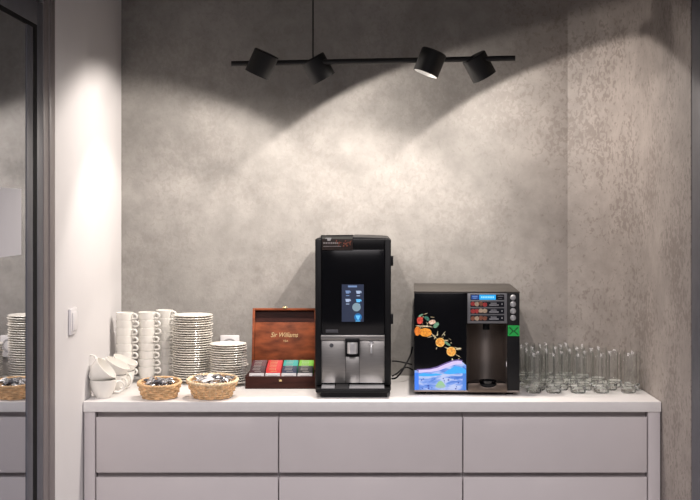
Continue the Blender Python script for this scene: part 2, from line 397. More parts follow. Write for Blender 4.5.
# ------------------------------------------------------------------ cups and saucers
def cup_parts(parent, k=1.0, wide=False):
    if wide:
        out_ = [(0.0, 0.0015), (0.019, 0.0015), (0.021, 0.0), (0.0235, 0.0), (0.0245, 0.004), (0.031, 0.012), (0.038, 0.026), (0.042, 0.042), (0.0445, 0.060)]
        inn = [(0.0425, 0.0605), (0.0395, 0.042), (0.0355, 0.027), (0.0285, 0.015), (0.018, 0.008), (0.0, 0.007)]
    else:
        out_ = [(0.0, 0.0015), (0.018, 0.0015), (0.0195, 0.0), (0.022, 0.0), (0.023, 0.004), (0.0285, 0.016), (0.032, 0.026), (0.0345, 0.032), (0.0372, 0.056)]
        inn = [(0.0355, 0.0565), (0.0330, 0.033), (0.0300, 0.026), (0.0255, 0.015), (0.015, 0.008), (0.0, 0.007)]
    kr = 1.0 if wide else 0.86
    out_ = [(r*kr, z) for r, z in out_]; inn = [(r*kr, z) for r, z in inn]
    MB().lathe(out_+inn, 36).build('cup_body', M_china, parent)
    ro = out_[-1][0]
    if wide: pts = [(0.0405, 0.048), (0.054, 0.052), (0.066, 0.046), (0.070, 0.036), (0.064, 0.024), (0.052, 0.017), (0.035, 0.018)]
    else: pts = [(0.0365, 0.0495), (0.045, 0.0522), (0.0545, 0.0490), (0.0570, 0.0425), (0.0540, 0.0365), (0.045, 0.0345), (0.0355, 0.0350)]
    pts = [(r-(0 if wide else 0.0050), z) for r, z in pts]
    # smooth the handle line
    P = []
    for i in range(len(pts)-1):
        p0, p1, p2, p3 = pts[max(i-1, 0)], pts[i], pts[i+1], pts[min(i+2, len(pts)-1)]
        for s in range(4):
            t = s/4
            P.append(tuple(0.5*((2*b)+(-a+c)*t+(2*a-5*b+4*c-d)*t*t+(-a+3*b-3*c+d)*t**3) for a, b, c, d in zip(p0, p1, p2, p3)))
    P.append(pts[-1])
    MB().tube([(x, 0, z) for x, z in P], 0.0036, 8).build('handle', M_china, parent)
def make_cup(name, wide=False):
    t = thing(name, (0, 0, 0), '-', 'cup'); cup_parts(t, wide=wide); return t
cup0 = make_cup('stacking_cup'); used = False
colcups = [(126.0, 4.255, 'leftmost column of stacked cups', -0.30), (148.0, 4.275, 'middle column of stacked cups', -0.30), (165.5, 4.360, 'rightmost column of stacked cups', -0.6)]
for cxp, cy, nm, ang in colcups:
    for k in range(8):
        c = cup0 if not used else dup(cup0); used = True
        c.location = (X_(cxp, cy)+random.uniform(-.0006, .0006)-0.004, cy, ZT+0.0003+k*0.0283)
        c.rotation_euler = (0, 0, ang+random.uniform(-.16, .16))
        tag(c, 'white porcelain cup, %s in the %s' % (from_top(8-k), nm), 'cup', 'cups in the '+nm)
# loose wide cups heaped at the left wall
wc = make_cup('coffee_cup', True); first = True
heap = [  # px x, depth, z offset, tilt (rx, ry), handle angle, label
    (103.0, 3.915, 0.0005, 0, 0, 0.35, 'wide white cup standing upright nearest the worktop front, under a tilted cup'),
    (93.5, 3.918, 0.0605, 0.06, -0.83, 2.9, 'wide white cup tilted inside the front cup, its handle towards the left wall'),
    (114.0, 4.030, 0.0005, 0, 0, -0.7, 'wide white cup standing upright in the middle of the small heap'),
    (110.0, 4.030, 0.0495, 0.06, -0.50, 3.6, 'wide white cup tilted inside the middle cup of the small heap'),
    (122.0, 4.128, 0.0005, 0, 0, -0.9, 'wide white cup standing upright at the back of the small heap'),
    (118.5, 4.128, 0.0465, 0.06, -0.44, 3.7, 'wide white cup tilted inside the back cup of the small heap'),
]
for hx, hy, dz, rx, ry, rz, lab in heap:
    c = wc if first else dup(wc); first = False
    c.location = (X_(hx, hy), hy, ZT+dz)
    m = Matrix.Rotation(-ry, 4, 'Y') @ Matrix.Rotation(rx, 4, 'X') @ Matrix.Rotation(rz, 4, 'Z')
    c.rotation_euler = m.to_euler()
    tag(c, lab, 'cup', 'loose cups heaped at the left wall')

def saucer_mesh(r):
    p = [(0.0, 0.002), (0.30*r, 0.002), (0.33*r, 0.0), (0.37*r, 0.0), (0.40*r, 0.003), (0.70*r, 0.0075), (0.97*r, 0.0135), (1.0*r, 0.0150),
         (0.985*r, 0.0163), (0.93*r, 0.0155), (0.70*r, 0.0105), (0.42*r, 0.0058), (0.36*r, 0.0044), (0.0, 0.0044)]
    return MB().lathe(p, 44)
def saucer_stack(hx, hy, n, pitch, r, stack, jit):
    src = None
    for k in range(n):
        if src is None: s = src = saucer_mesh(r).build('saucer', M_plate)
        else: s = src.copy(); COL.objects.link(s)
        j = 0.0055 if k in jit else 0.0014
        s.location = (X_(hx, hy)+random.uniform(-j, j)+(0.005 if k in jit else 0), hy+random.uniform(-.0014, .0014), ZT+0.0003+k*pitch)
        s.rotation_euler = (random.uniform(-.002, .002), random.uniform(-.002, .002), random.uniform(0, 6))
        tag(s, 'white saucer, %s in the %s' % (from_top(n-k), stack), 'saucer', 'saucers in the '+stack)
saucer_stack(192.5, 4.27, 28, 0.0085, 0.0725, 'tall saucer stack', (18, 23, 26))
saucer_stack(228.3, 4.20, 17, 0.0083, 0.0660, 'short saucer stack', (7, 14))

# ------------------------------------------------------------------ wicker baskets and their sachets
def basket(hx, hy, rb, rt, h, label, m1, m2):
    t = thing('wicker_basket', (X_(hx, hy), hy, ZT+0.0005), label, 'basket', 'wicker baskets')
    n = 22; wv = MB(); rows = 6
    def rad(z): return rb+(rt-rb)*(z/h)**0.75
    def dip(z, a): return z+(z/h)*0.0065*math.sin(a)
    for k in range(rows):
        z = 0.0050+k*(h-0.011)/(rows-1)
        pts = []
        for i in range(n*4):
            a = 2*PI*i/(n*4)
            pts.append(((rad(z)+0.0030*math.sin(a*n/2+PI*(k % 2)))*math.cos(a), (rad(z)+0.0030*math.sin(a*n/2+PI*(k % 2)))*math.sin(a), dip(z, a)))
        wv.tube(pts, 0.0040, 6, closed=True)
    wv.build('weave', m1, t)
    st = MB()
    for i in range(n):
        a = 2*PI*(i+0.5)/n
        st.tube([(rad(z)*math.cos(a), rad(z)*math.sin(a), dip(z, a)) for z in (0.003, h*0.33, h*0.66, h)], 0.0021, 6)
    st.build('stakes', m2, t)
    MB().lathe([(0, 0.001), (rb+0.002, 0.001), (rb+0.002, 0.005), (0, 0.005)], 40).build('bottom', m1, t)
    rim = MB()
    for ph in (0, PI):
        pts = []
        for i in range(160):
            a = 2*PI*i/160
            pts.append(((rt+0.0026*math.cos(a*22+ph))*math.cos(a), (rt+0.0026*math.cos(a*22+ph))*math.sin(a), dip(h, a)+0.001+0.0026*math.sin(a*22+ph)))
        rim.tube(pts, 0.0034, 6, closed=True)
    rim.build('braided_rim', m2, t)
    return t
basket(159.5, 3.912, 0.050, 0.069, 0.050, 'smaller brown wicker basket of silver wrapped sweets, left of the other basket', M_wicker, M_wicker)
basket(212.5, 3.920, 0.055, 0.082, 0.058, 'larger pale-rimmed wicker basket of white sachets, in front of the short saucer stack', M_wicker, M_wickerl)

def pillow(lx, ly, lz):
    t = bmesh.new(); n = 6; V = {}
    for s in (1, -1):
        for i in range(n+1):
            for j in range(n+1):
                u, v = i/n*2-1, j/n*2-1
                if s == -1 and (i in (0, n) or j in (0, n)): V[s, i, j] = V[1, i, j]; continue
                hgt = (1-u**4)*(1-v*v)
                V[s, i, j] = t.verts.new((u*lx/2, v*ly/2*(1.0-0.12*(1-u*u)), s*lz/2*hgt))
    for s in (1, -1):
        for i in range(n):
            for j in range(n):
                q = [V[s, i, j], V[s, i+1, j], V[s, i+1, j+1], V[s, i, j+1]]
                t.faces.new(q if s == 1 else q[::-1])
    mb = MB(); mb._merge(t); return mb
def fill(hx, hy, rt, z0, kinds, n, seed, place, grp):
    rnd = random.Random(seed); src = {}
    for k in range(n):
        # three layers of sachets, biggest layer on top
        lay = 0 if k < n*0.28 else (1 if k < n*0.62 else 2)
        rr = rt*(0.45, 0.66, 0.80)[lay]
        kk = k if lay == 0 else k
        rad = rr*math.sqrt(rnd.random()); a = kk*2.39996
        kn = kinds[rnd.randrange(len(kinds))]
        nm, m, dims, lab, cat = kn
        if lab not in src: s = src[lab] = pillow(*dims).build(nm, m)
        else: s = src[lab].copy(); COL.objects.link(s)
        s.location = (X_(hx, hy)+rad*math.cos(a), hy+rad*math.sin(a), z0+lay*0.0125+rnd.uniform(0, .006)+(rt-rad)*0.06)
        s.rotation_euler = (rnd.uniform(-.5, .5), rnd.uniform(-.4, .4), rnd.uniform(0, 6.28))
        tag(s, lab+' in the '+place, cat, grp+', '+lab)
fill(159.5, 3.912, 0.064, ZT+0.027, [
    ('wrapped_sweet', M_foil, (0.030, 0.017, 0.012), 'small silver foil wrapped sweet', 'sweet'),
    ('wrapped_sweet', M_dark, (0.026, 0.017, 0.012), 'small dark wrapped sweet', 'sweet'),
    ('wrapped_sweet', M_foil, (0.024, 0.020, 0.012), 'short squarish silver foil sweet', 'sweet')], 48, 3, 'smaller brown basket', 'sweets in the smaller basket')
fill(212.5, 3.920, 0.076, ZT+0.036, [
    ('sugar_sachet', M_cream, (0.040, 0.022, 0.010), 'white paper sugar sachet', 'sachet'),
    ('sugar_sachet', M_cream, (0.030, 0.024, 0.012), 'short white creamer sachet', 'sachet'),
    ('sugar_sachet', M_foil, (0.036, 0.020, 0.010), 'silver grey sachet', 'sachet'),
    ('sugar_sachet', M_dark, (0.026, 0.016, 0.010), 'small dark sachet', 'sachet')], 56, 5, 'larger wicker basket', 'sachets in the larger basket')

# ------------------------------------------------------------------ tea box
yb0 = 4.106; bx0 = X_(245.2, yb0); bx1 = -0.1725; bw = bx1-bx0; bxm = (bx0+bx1)/2; bd = 0.185; bh = 0.043
t = thing('tea_box', (bxm, yb0, ZT+0.0005), 'open mahogany tea box with gold lettering in its lid, left of the coffee machine', 'box')
hw = bw/2
body = MB().box(-hw, hw, 0, 0.010, 0, bh, 0.0012).box(-hw, hw, bd-0.010, bd, 0, bh, 0.0012).box(-hw, -hw+0.010, 0.010, bd-0.010, 0, bh, 0.0012)
body.box(hw-0.010, hw, 0.010, bd-0.010, 0, bh, 0.0012).box(-hw+0.01, hw-0.01, 0.01, bd-0.01, 0, 0.006)
body.build('tray', M_woodd, t)
dv = MB()
for k in (1, 2, 3):
    x = -hw+0.01+(bw-0.02)*k/4; dv.box(x-0.0015, x+0.0015, 0.0105, bd-0.0105, 0.006, bh-0.004)
dv.build('dividers', M_woodd, t)
MB().box(-0.005, 0.005, -0.0015, 0.0005, bh-0.017, bh-0.009, 0.0005).build('catch_plate', M_brass, t)
lid = MB(); lw = hw-0.004; lh = 0.223; lt = 0.026
lid.box(-lw, lw, lt-0.006, lt, 0, lh, 0.001).box(-lw, -lw+0.009, 0, lt-0.006, 0, lh, 0.001).box(lw-0.009, lw, 0, lt-0.006, 0, lh, 0.001)
lid.box(-lw+0.009, lw-0.009, 0, lt-0.006, lh-0.008, lh, 0.001).box(-lw+0.009, lw-0.009, 0, lt-0.006, 0, 0.008, 0.001)
lo = lid.build('lid', M_wood, t, loc=(0, bd+0.002, bh+0.001)); lo.rotation_euler = (R(-11), 0, 0)
MB().box(-lw+0.0095, lw-0.0095, 0.004, 0.008, 0.0085, lh-0.052, 0.001).build('inner_panel', M_wood, lo)
MB().box(-lw+0.0095, lw-0.0095, lt-0.0078, lt-0.0062, lh-0.052, lh-0.009).build('lid_lining', M_woodd, lo)
text('gold_lettering', 'Sir Williams', 0.0245, M_gold, lo, (-0.002, 0.0038, lh-0.099), shear=0.35, sx=0.84, depth=0.0006)
text('gold_lettering', 'TEA', 0.010, M_gold, lo, (0.004, 0.0038, lh-0.121), sx=1.1)
MB().box(-0.007, 0.007, -0.0015, 0.004, lh-0.003, lh+0.006, 0.001).cyl((-0.009, 0.001, lh+0.003), (0.009, 0.001, lh+0.003), 0.0022, 10).build('clasp', M_brass, lo)
# tea sachets
TC = {'maroon': (0.10, 0.012, 0.018), 'red': (0.62, 0.025, 0.022), 'navy': (0.02, 0.03, 0.07), 'teal': (0.03, 0.38, 0.33), 'black': (0.015, 0.015, 0.017),
      'green': (0.20, 0.52, 0.035), 'white': (0.72, 0.70, 0.70), 'plum': (0.055, 0.012, 0.018)}
TM = {k: mat('tea_paper_'+k, v, 0.45, var=0.08, scale=50) for k, v in TC.items()}
TP = mat('tea_print_pale', (0.60, 0.55, 0.50), 0.5); TY = mat('tea_print_yellow', (0.75, 0.50, 0.20), 0.5)
cols = [('white', 'plum', 'maroon', TP, 'first'), ('white', 'red', 'red', TY, 'second'), ('white', 'navy', 'teal', TP, 'third'), ('white', 'black', 'green', TP, 'fourth')]
cw = (bw-0.02)/4
for ci, (c0, c1, c2, pr, on) in enumerate(cols):
    xcen = bx0+0.01+cw*(ci+0.5)
    src = {}
    for k in range(8):
        cn = c0 if k == 0 else (c1 if k < 4 else c2)
        lab = '%s paper tea sachet in the %s compartment from the left of the open box' % (cn, on)
        key = cn
        if key not in src:
            s = thing('tea_sachet', (0, 0, 0), '-', 'tea sachet')
            sh = 0.046 if cn == 'white' else 0.054
            MB().box(-cw/2+0.0021, cw/2-0.0021, -0.0022, 0.0022, 0, sh, 0.001).build('envelope', TM[cn], s)
            if cn == 'white':
                MB().box(-0.016, 0.016, -0.0026, -0.0021, sh-0.012, sh-0.008).build('print', M_switchd, s)
            else:
                MB().box(-0.017, 0.009, -0.0026, -0.0021, sh-0.0042, sh-0.0032).box(-0.010, 0.012, -0.0026, -0.0021, sh-0.010, sh-0.009).build('print', pr, s)
            src[key] = s
        else: s = dup(src[key])
        lean = (0.20 if k == 0 else 0.42)
        s.location = (xcen, yb0+0.0165+0.0168*k, ZT+0.0075+(-0.0008 if k == 0 else 0.0030+0.0030*k))
        s.rotation_euler = (-lean if k else -0.12, 0, random.uniform(-.02, .02))
        if k: s.location.y -= 0.002
        tag(s, lab, 'tea sachet', '%s tea sachets, %s compartment' % (cn, on))

# ------------------------------------------------------------------ coffee machine
ym = 3.97; sc = ym/F
mx0, mx1 = X_(315.2, ym), X_(391, ym); mxm = (mx0+mx1)/2; mw = (mx1-mx0)/2
cm = thing('coffee_machine', (mxm, ym, ZT+0.0005), 'tall black coffee machine with touchscreen and steel spout panel', 'coffee machine')
def lx(p): return X_(p, ym)-mxm
def lz(p): return Z_(p, ym)-ZT-0.0005
def cpart(name, mb, m, parent=None): return mb.build(name, m, parent or cm)
ztop = lz(239)
# cabinet with a slightly bowed top
arch = [(-mw, 0.012), (mw, 0.012), (mw, ztop-0.001)]+[(mw*math.cos(PI*i/12)*0.995, ztop+0.006*math.sin(PI*i/12)) for i in range(1, 12)]+[(-mw, ztop-0.001)]
cpart('body', MB().prism(arch, 0.012, 0.425, 0.0025, axis='y'), M_bplastic)
cpart('side_rail', MB().box(-mw, lx(321.5), -0.004, 0.012, 0.035, ztop-0.002, 0.002), M_bplastic)
cpart('side_rail', MB().box(lx(384.8), mw, -0.004, 0.012, 0.035, ztop-0.002, 0.002), M_bplastic)
cpart('top_rail', MB().box(lx(321.6), lx(384.7), -0.002, 0.012, lz(249.4), ztop-0.001, 0.002), M_bplastic)
dr = cpart('door_panel', MB().box(lx(321.8), lx(384.5), -0.006, 0.0115, lz(334.6), lz(249.6), 0.002), M_bgloss)
scr_m = emi('screen_glow', (0.022, 0.031, 0.060), 1.0, (0.01, 0.01, 0.02))
scr = cpart('touchscreen', MB().box(lx(341.8), lx(363.8), -0.0068, -0.006, lz(321.5), lz(284.3)), scr_m)
e_ic = emi('screen_icon_white', (0.36, 0.45, 0.62), 1.0); e_dk = emi('screen_icon_dim', (0.16, 0.24, 0.42), 1.0); e_bl = emi('screen_icon_blue', (0.12, 0.48, 0.85), 1.0)
e_nv = emi('screen_icon_navy', (0.02, 0.14, 0.36), 1.0); e_gl = emi('screen_icon_pale', (0.20, 0.28, 0.33), 1.0)
def sbox(x0, x1, y0, y1, y=-0.0072): return MB().box(lx(x0), lx(x1), y, -0.0067, lz(y1), lz(y0))
cpart('screen_header', sbox(348, 357, 285.4, 287.2), e_dk, scr)
for (xx, yy, m_) in ((347.7, 292.2, e_dk), (358.3, 292.4, e_ic), (347.7, 300.6, e_ic), (358.3, 300.8, e_bl)):
    # a small coffee cup pictogram with a caption line
    p = MB().prism([(lx(xx-2.3), lz(yy-1.8)), (lx(xx+2.3), lz(yy-1.8)), (lx(xx+1.6), lz(yy+1.2)), (lx(xx-1.6), lz(yy+1.2))], -0.0072, -0.0067, axis='y')
    p.box(lx(xx+2.2), lx(xx+3.1), -0.0072, -0.0067, lz(yy+0.4), lz(yy-1.3)).box(lx(xx-1.7), lx(xx+1.7), -0.0072, -0.0067, lz(yy+3.6), lz(yy+2.9))
    cpart('cup_icon', p, m_, scr)
RX = Matrix.Rotation(PI/2, 4, 'X')
def disc(xx, yy, r, y): return Matrix.Translation((lx(xx), y, lz(yy))) @ RX
cpart('glow_button', MB().lathe([(0, 0.0004), (4.2*sc, 0.0004), (4.2*sc, -0.0002), (0, -0.0002)], 28, disc(356.5, 307, 1, -0.0069)), e_gl, scr)
cpart('water_button', MB().lathe([(0, 0.0004), (3.8*sc, 0.0004), (3.8*sc, -0.0002), (0, -0.0002)], 28, disc(358, 317, 1, -0.0069)), e_nv, scr)
cpart('water_icon', MB().prism([(lx(355.6), lz(315.2)), (lx(360.4), lz(315.2)), (lx(358.8), lz(319.4)), (lx(357.2), lz(319.4))], -0.0078, -0.0073, axis='y').box(lx(355.5), lx(360.3), -0.0075, -0.0067, lz(321.2), lz(320.5)), e_bl, scr)
bd_m = mat('grey_badge', (0.09, 0.09, 0.10), 0.35)
cpart('nameplate', MB().box(lx(325.8), lx(338.2), -0.0068, -0.0058, lz(332.4), lz(329.4), 0.0003), bd_m)
# steel dispensing panel
cpart('steel_band', MB().box(lx(321), lx(384.5), -0.010, 0.0115, lz(339.3), lz(335), 0.001), M_steel)
cpart('steel_panel', MB().box(lx(321), lx(345.4), 0.002, 0.0118, lz(383), lz(339.5), 0.0005).box(lx(359.4), lx(384.5), 0.002, 0.0118, lz(383), lz(339.5), 0.0005).box(lx(345.7), lx(359.1), 0.003, 0.0118, lz(383), lz(357.0), 0.0005), M_steel)
cpart('spout_recess', MB().box(lx(345.3), lx(359.6), -0.014, 0.0116, lz(342.5), lz(338.2), 0.002).box(lx(345.3), lx(347), -0.012, 0.0116, lz(355), lz(340), 0.001).box(lx(357.9), lx(359.6), -0.012, 0.0116, lz(355), lz(340), 0.001).box(lx(347), lx(357.9), 0.004, 0.0116, lz(357), lz(340)), M_bplastic)
spp = []
for i in range(9):
    a = PI*i/8; spp.append((lx(352.4)+5.4*sc*math.cos(a)*-1, -0.012-0.020*math.sin(a)))
cpart('spout_cover', MB().prism(spp+[(lx(357.8), 0.003), (lx(347), 0.003)], lz(353), lz(342.0), 0.0012), M_silver)
cpart('spout_nozzle', MB().cyl((lx(350.4), -0.016, lz(355.8)), (lx(350.4), -0.016, lz(352)), 0.0030, 12).cyl((lx(354.6), -0.016, lz(355.8)), (lx(354.6), -0.016, lz(352)), 0.0030, 12).box(lx(348), lx(357), -0.019, -0.011, lz(354.2), lz(352)), M_bplastic)
tap = MB().lathe([(0, 0.0), (0.0085, 0.0), (0.0085, -0.010), (0.005, -0.013), (0, -0.013)], 20, Matrix.Translation((lx(371.2), 0.002, lz(343.2))) @ Matrix.Rotation(-PI/2, 4, 'X'))
tap.tube([(lx(371.2), -0.008, lz(343.2)), (lx(371.2), -0.020, lz(344)), (lx(371.2), -0.024, lz(346.5)), (lx(371.2), -0.024, lz(352.5))], 0.0038, 12)
cpart('hot_water_tap', tap, M_silver)
cpart('rinse_mark', MB().lathe([(0, 0.0006), (0.007, 0.0006), (0.007, 0), (0, 0)], 20, Matrix.Translation((lx(331.5), 0.002, lz(345.5))) @ RX), bd_m)
# drip tray
tz = 0.0305
cpart('drip_tray', MB().prism([(lx(316.6), -0.072), (lx(389.4), -0.072), (mw, 0.012), (-mw, 0.012)], tz-0.012, tz-0.002, 0.003).prism([(-0.074, tz-0.002), (-0.070, tz-0.002), (-0.070, tz+0.001), (-0.074, tz+0.001)], lx(316.6), lx(389.4), 0.0008, axis='x'), M_bplastic)
gr = MB()
for k in range(13):
    y0 = -0.062+k*0.005; gr.box(lx(322), lx(335), y0, y0+0.003, tz+0.0006+0.0002*k, tz+0.0022+0.0002*k)
    gr.box(lx(349.5), lx(384), y0, y0+0.003, tz+0.0006+0.0002*k, tz+0.0022+0.0002*k)
cpart('tray_grid', gr, M_silver)
cpart('base', MB().prism([(-0.048, 0), (0.40, 0), (0.40, 0.020), (-0.066, 0.0185)], lx(321), lx(387), 0.002, axis='x'), M_bplastic)
cpart('tray_plate', MB().prism([(-0.064, tz-0.0018), (0.001, tz-0.0018), (0.001, tz+0.008), (-0.064, tz+0.0005)], lx(336), lx(348.6), axis='x'), M_bplastic)
for y0, y1 in ((256, 266), (314, 324)):
    cpart('hinge', MB().box(mw-0.001, mw+0.0075, -0.003, 0.014, lz(y1), lz(y0), 0.0015), M_bplastic)
# small picture holder clipped to the top of the machine
hx0, hx1 = X_(321.5, 3.962), X_(352.8, 3.962); hz0, hz1 = Z_(250, 3.962), Z_(235.4, 3.962)
t = thing('picture_holder', ((hx0+hx1)/2, 3.958, hz0), 'small dark picture holder with coffee beans print on top of the coffee machine', 'sign holder')
hh = hz1-hz0; hwid = (hx1-hx0)/2
hm = mat('holder_print', (0.05, 0.035, 0.03), 0.3, var=0.4, scale=150)
MB().box(-hwid, hwid, 0, 0.003, 0, hh, 0.0005).build('board', hm, t)
MB().box(-hwid-0.001, hwid+0.001, -0.001, 0.0045, hh-0.0025, hh+0.001, 0.0005).box(-hwid-0.001, -hwid+0.002, -0.001, 0.0045, 0, hh, 0.0004).build('edge_strip', M_bplastic, t)
MB().box(-hwid+0.002, hwid-0.001, -0.0006, 0.0, hh-0.012, hh-0.003).build('grey_band', mat('holder_band', (0.22, 0.22, 0.19), 0.4), t)
lg = MB().prism([(-hwid+0.017, hh-0.008), (-hwid+0.034, hh-0.008), (-hwid+0.030, hh-0.018), (-hwid+0.021, hh-0.018)], -0.0014, -0.0004, axis='y')
lg.box(-hwid+0.013, -hwid+0.020, -0.0012, -0.0004, hh-0.0105, hh-0.0085)
lg.build('white_logo', M_ink, t)
# lettering too small to read: short white strokes
lt_ = MB(); rnd = random.Random(2); xx = -hwid+0.006
while xx < hwid*0.05:
    wl = rnd.uniform(0.003, 0.006); lt_.box(xx, xx+wl, -0.001, -0.0004, hh-0.028, hh-0.023); xx += wl+0.0018
xx = -hwid+0.008
lt_.box(-hwid+0.006, hwid*0.25, -0.001, -0.0004, hh-0.0375, hh-0.0360)
lt_.build('lettering', mat('dim_print', (0.55, 0.50, 0.48), 0.5), t)
bn = MB()
for k in range(26):
    x = rnd.uniform(-0.004, hwid-0.005); z = hh-rnd.uniform(0.017, 0.036); a = rnd.uniform(0, PI)
    bn.lathe([(0, 0.0009), (0.0018, 0.0005), (0.0022, 0), (0, -0.0002)], 10, Matrix.Translation((x, -0.0004, z)) @ Matrix.Rotation(a, 4, 'Y') @ RX @ Matrix.Diagonal((1.4, 0.9, 1, 1)))
bn.build('bean_print', mat('bean_print', (0.32, 0.10, 0.06), 0.35, var=0.6, scale=260), t)

# ------------------------------------------------------------------ juice dispenser
yj = 3.97
jx0, jx1 = X_(414.2, yj), X_(519.3, yj); jxm = (jx0+jx1)/2; jw = (jx1-jx0)/2
jd = thing('juice_dispenser', (jxm, yj, ZT+0.0005), 'boxy black juice dispenser with lit fruit picture and blue display', 'drinks dispenser', rz=-0.042)
def kx(p): return X_(p, yj)-jxm
def kz(p): return Z_(p, yj)-ZT-0.0005
def jpart(name, mb, m, parent=None): return mb.build(name, m, parent or jd)
jt = kz(292.2)
M_jtop = mat('grey_metal_case', (0.062, 0.055, 0.048), 0.45, metal=0.5, var=0.06)
jpart('case', MB().box(-jw, jw, 0.16, 0.428, 0.016, jt-0.0035, 0.003).box(-jw, kx(466), 0.006, 0.17, 0.016, jt-0.0035).box(kx(507), jw, 0.006, 0.17, 0.016, jt-0.0035).box(kx(466), kx(507), 0.006, 0.17, kz(324), jt-0.0035), M_bplastic)
jpart('top_cover', MB().box(-jw-0.001, jw+0.001, -0.002, 0.43, jt-0.0035, jt+0.003, 0.002), M_jtop)
for fx in (-jw+0.03, jw-0.03):
    for fy in (0.03, 0.39):
        jpart('foot', MB().cyl((fx, fy, 0), (fx, fy, 0.016), 0.013, 16), M_bplastic)
jpart('base_rim', MB().box(-jw, jw, -0.003, 0.03, 0.010, 0.016, 0.001), M_dsteel)
# left: backlit picture window
pic = jpart('picture_panel', MB().box(-jw, kx(466.4), -0.0005, 0.006, 0.016, jt-0.004, 0.0008), M_bgloss)
e_or = emi('picture_orange', (0.80, 0.33, 0.04), 0.9, var=0.45); e_or2 = emi('picture_orange_rind', (0.82, 0.50, 0.15), 0.9, var=0.45); e_rd = emi('picture_red', (0.62, 0.07, 0.05), 0.9, var=0.45)
e_gn = emi('picture_leaf', (0.16, 0.36, 0.24), 0.8, var=0.45); e_pk = emi('picture_pale', (0.85, 0.62, 0.50), 0.85, var=0.45); e_sp = emi('picture_splash', (0.62, 0.55, 0.36), 0.8, var=0.45)
e_dg = emi('picture_leaf_dark', (0.05, 0.20, 0.15), 0.8, var=0.45)
def lite(name, pts, m, y=-0.0012): return jpart(name, MB().prism([(kx(a), kz(b)) for a, b in pts], y, -0.0004, axis='y'), m, pic)
def ell(cx, cy, rx, ry, rot=0, n=20, wob=0.0, seed=1):
    rn = random.Random(seed); P = []
    for i in range(n):
        a = 2*PI*i/n; k = 1+wob*(rn.random()-0.5)
        x, y = rx*k*math.cos(a), ry*k*math.sin(a)
        P.append((cx+x*math.cos(rot)-y*math.sin(rot), cy+x*math.sin(rot)+y*math.cos(rot)))
    return P
lite('strawberry_print', ell(420, 320.5, 3.0, 3.8, 0.2, wob=0.15), e_rd)
lite('leaf_print', ell(420.8, 315.6, 2.6, 1.0, -0.5), e_gn)
lite('leaf_print', ell(427, 318.5, 3.0, 1.7, 0.7), e_dg)
lite('lychee_print', ell(432.2, 322.2, 3.6, 2.2, -0.2, wob=0.1), e_pk)
lite('leaf_print', ell(436.2, 325.2, 3.4, 2.1, -0.8), e_gn)
lite('splash_print', ell(424, 326.4, 8, 0.7, 0.05, wob=0.5), e_sp)
lite('orange_print', ell(417.5, 331.3, 3.0, 4.6, 0, wob=0.1), emi('picture_orange_deep', (0.75, 0.22, 0.03), 0.9, var=0.45))
lite('orange_print', ell(425.5, 332.6, 6.4, 4.3, 0.1, wob=0.08), e_or)
def slice_(cx, cy, r):
    lite('orange_slice_print', ell(cx, cy, r, r, 0, 24), e_or2)
    for i in range(8):
        a0 = 2*PI*i/8+0.08; a1 = 2*PI*(i+1)/8-0.08
        P = [(cx+0.12*r*math.cos((a0+a1)/2), cy+0.12*r*math.sin((a0+a1)/2))]+[(cx+0.82*r*math.cos(a0+(a1-a0)*j/4), cy+0.82*r*math.sin(a0+(a1-a0)*j/4)) for j in range(5)]
        segs.append(P)
segs = []
slice_(440.2, 342.5, 4.6); slice_(451.3, 351.6, 4.7)
sg = MB()
for P in segs: sg.prism([(kx(a), kz(b)) for a, b in P], -0.0016, -0.0011, axis='y')
jpart('orange_segment_print', sg, e_or, pic)
rnd = random.Random(11)
for (x0, y0, x1, y1, ww) in ((431, 333, 437, 339, 0.8), (436, 335, 434, 340, .5), (441, 337, 446, 331, .35), (443, 340, 449, 341, .6), (444, 347, 454, 351, .7), (454, 347, 461, 350, .6), (455, 354, 461, 357.5, .4), (437, 347, 436, 350, .4), (423, 315, 428, 313, .35), (430, 317, 435, 317.5, .3), (452, 358, 453, 362, .8), (438, 331, 437, 335, .35), (427, 338, 433, 336, .4)):
    d = Vector((x1-x0, y1-y0)); nrm = Vector((-d.y, d.x)).normalized()*ww
    sp = MB(); sp.prism([(kx(x0), kz(y0)), (kx((x0+x1)/2+nrm.x), kz((y0+y1)/2+nrm.y)), (kx(x1), kz(y1)), (kx((x0+x1)/2-nrm.x), kz((y0+y1)/2-nrm.y))], -0.0010, -0.0004, axis='y')
    jpart('splash_print', sp, e_sp, pic)
sp = MB()
for k in range(34):
    tt = rnd.random(); x = 419+tt*40; y = 320+tt*32+rnd.uniform(-7, 7); r = rnd.uniform(.25, .6)
    if x < 416 or x > 464: continue
    sp.prism([(kx(a), kz(b)) for a, b in ell(x, y, r, r, 0, 8)], -0.0010, -0.0004, axis='y')
jpart('droplet_print', sp, e_sp, pic)['kind'] = 'stuff'
lite('leaf_print', ell(447, 343.5, 4.0, 1.2, 0.6), e_gn); lite('leaf_print', ell(458.5, 348.8, 3.0, 0.9, -0.15), e_sp)
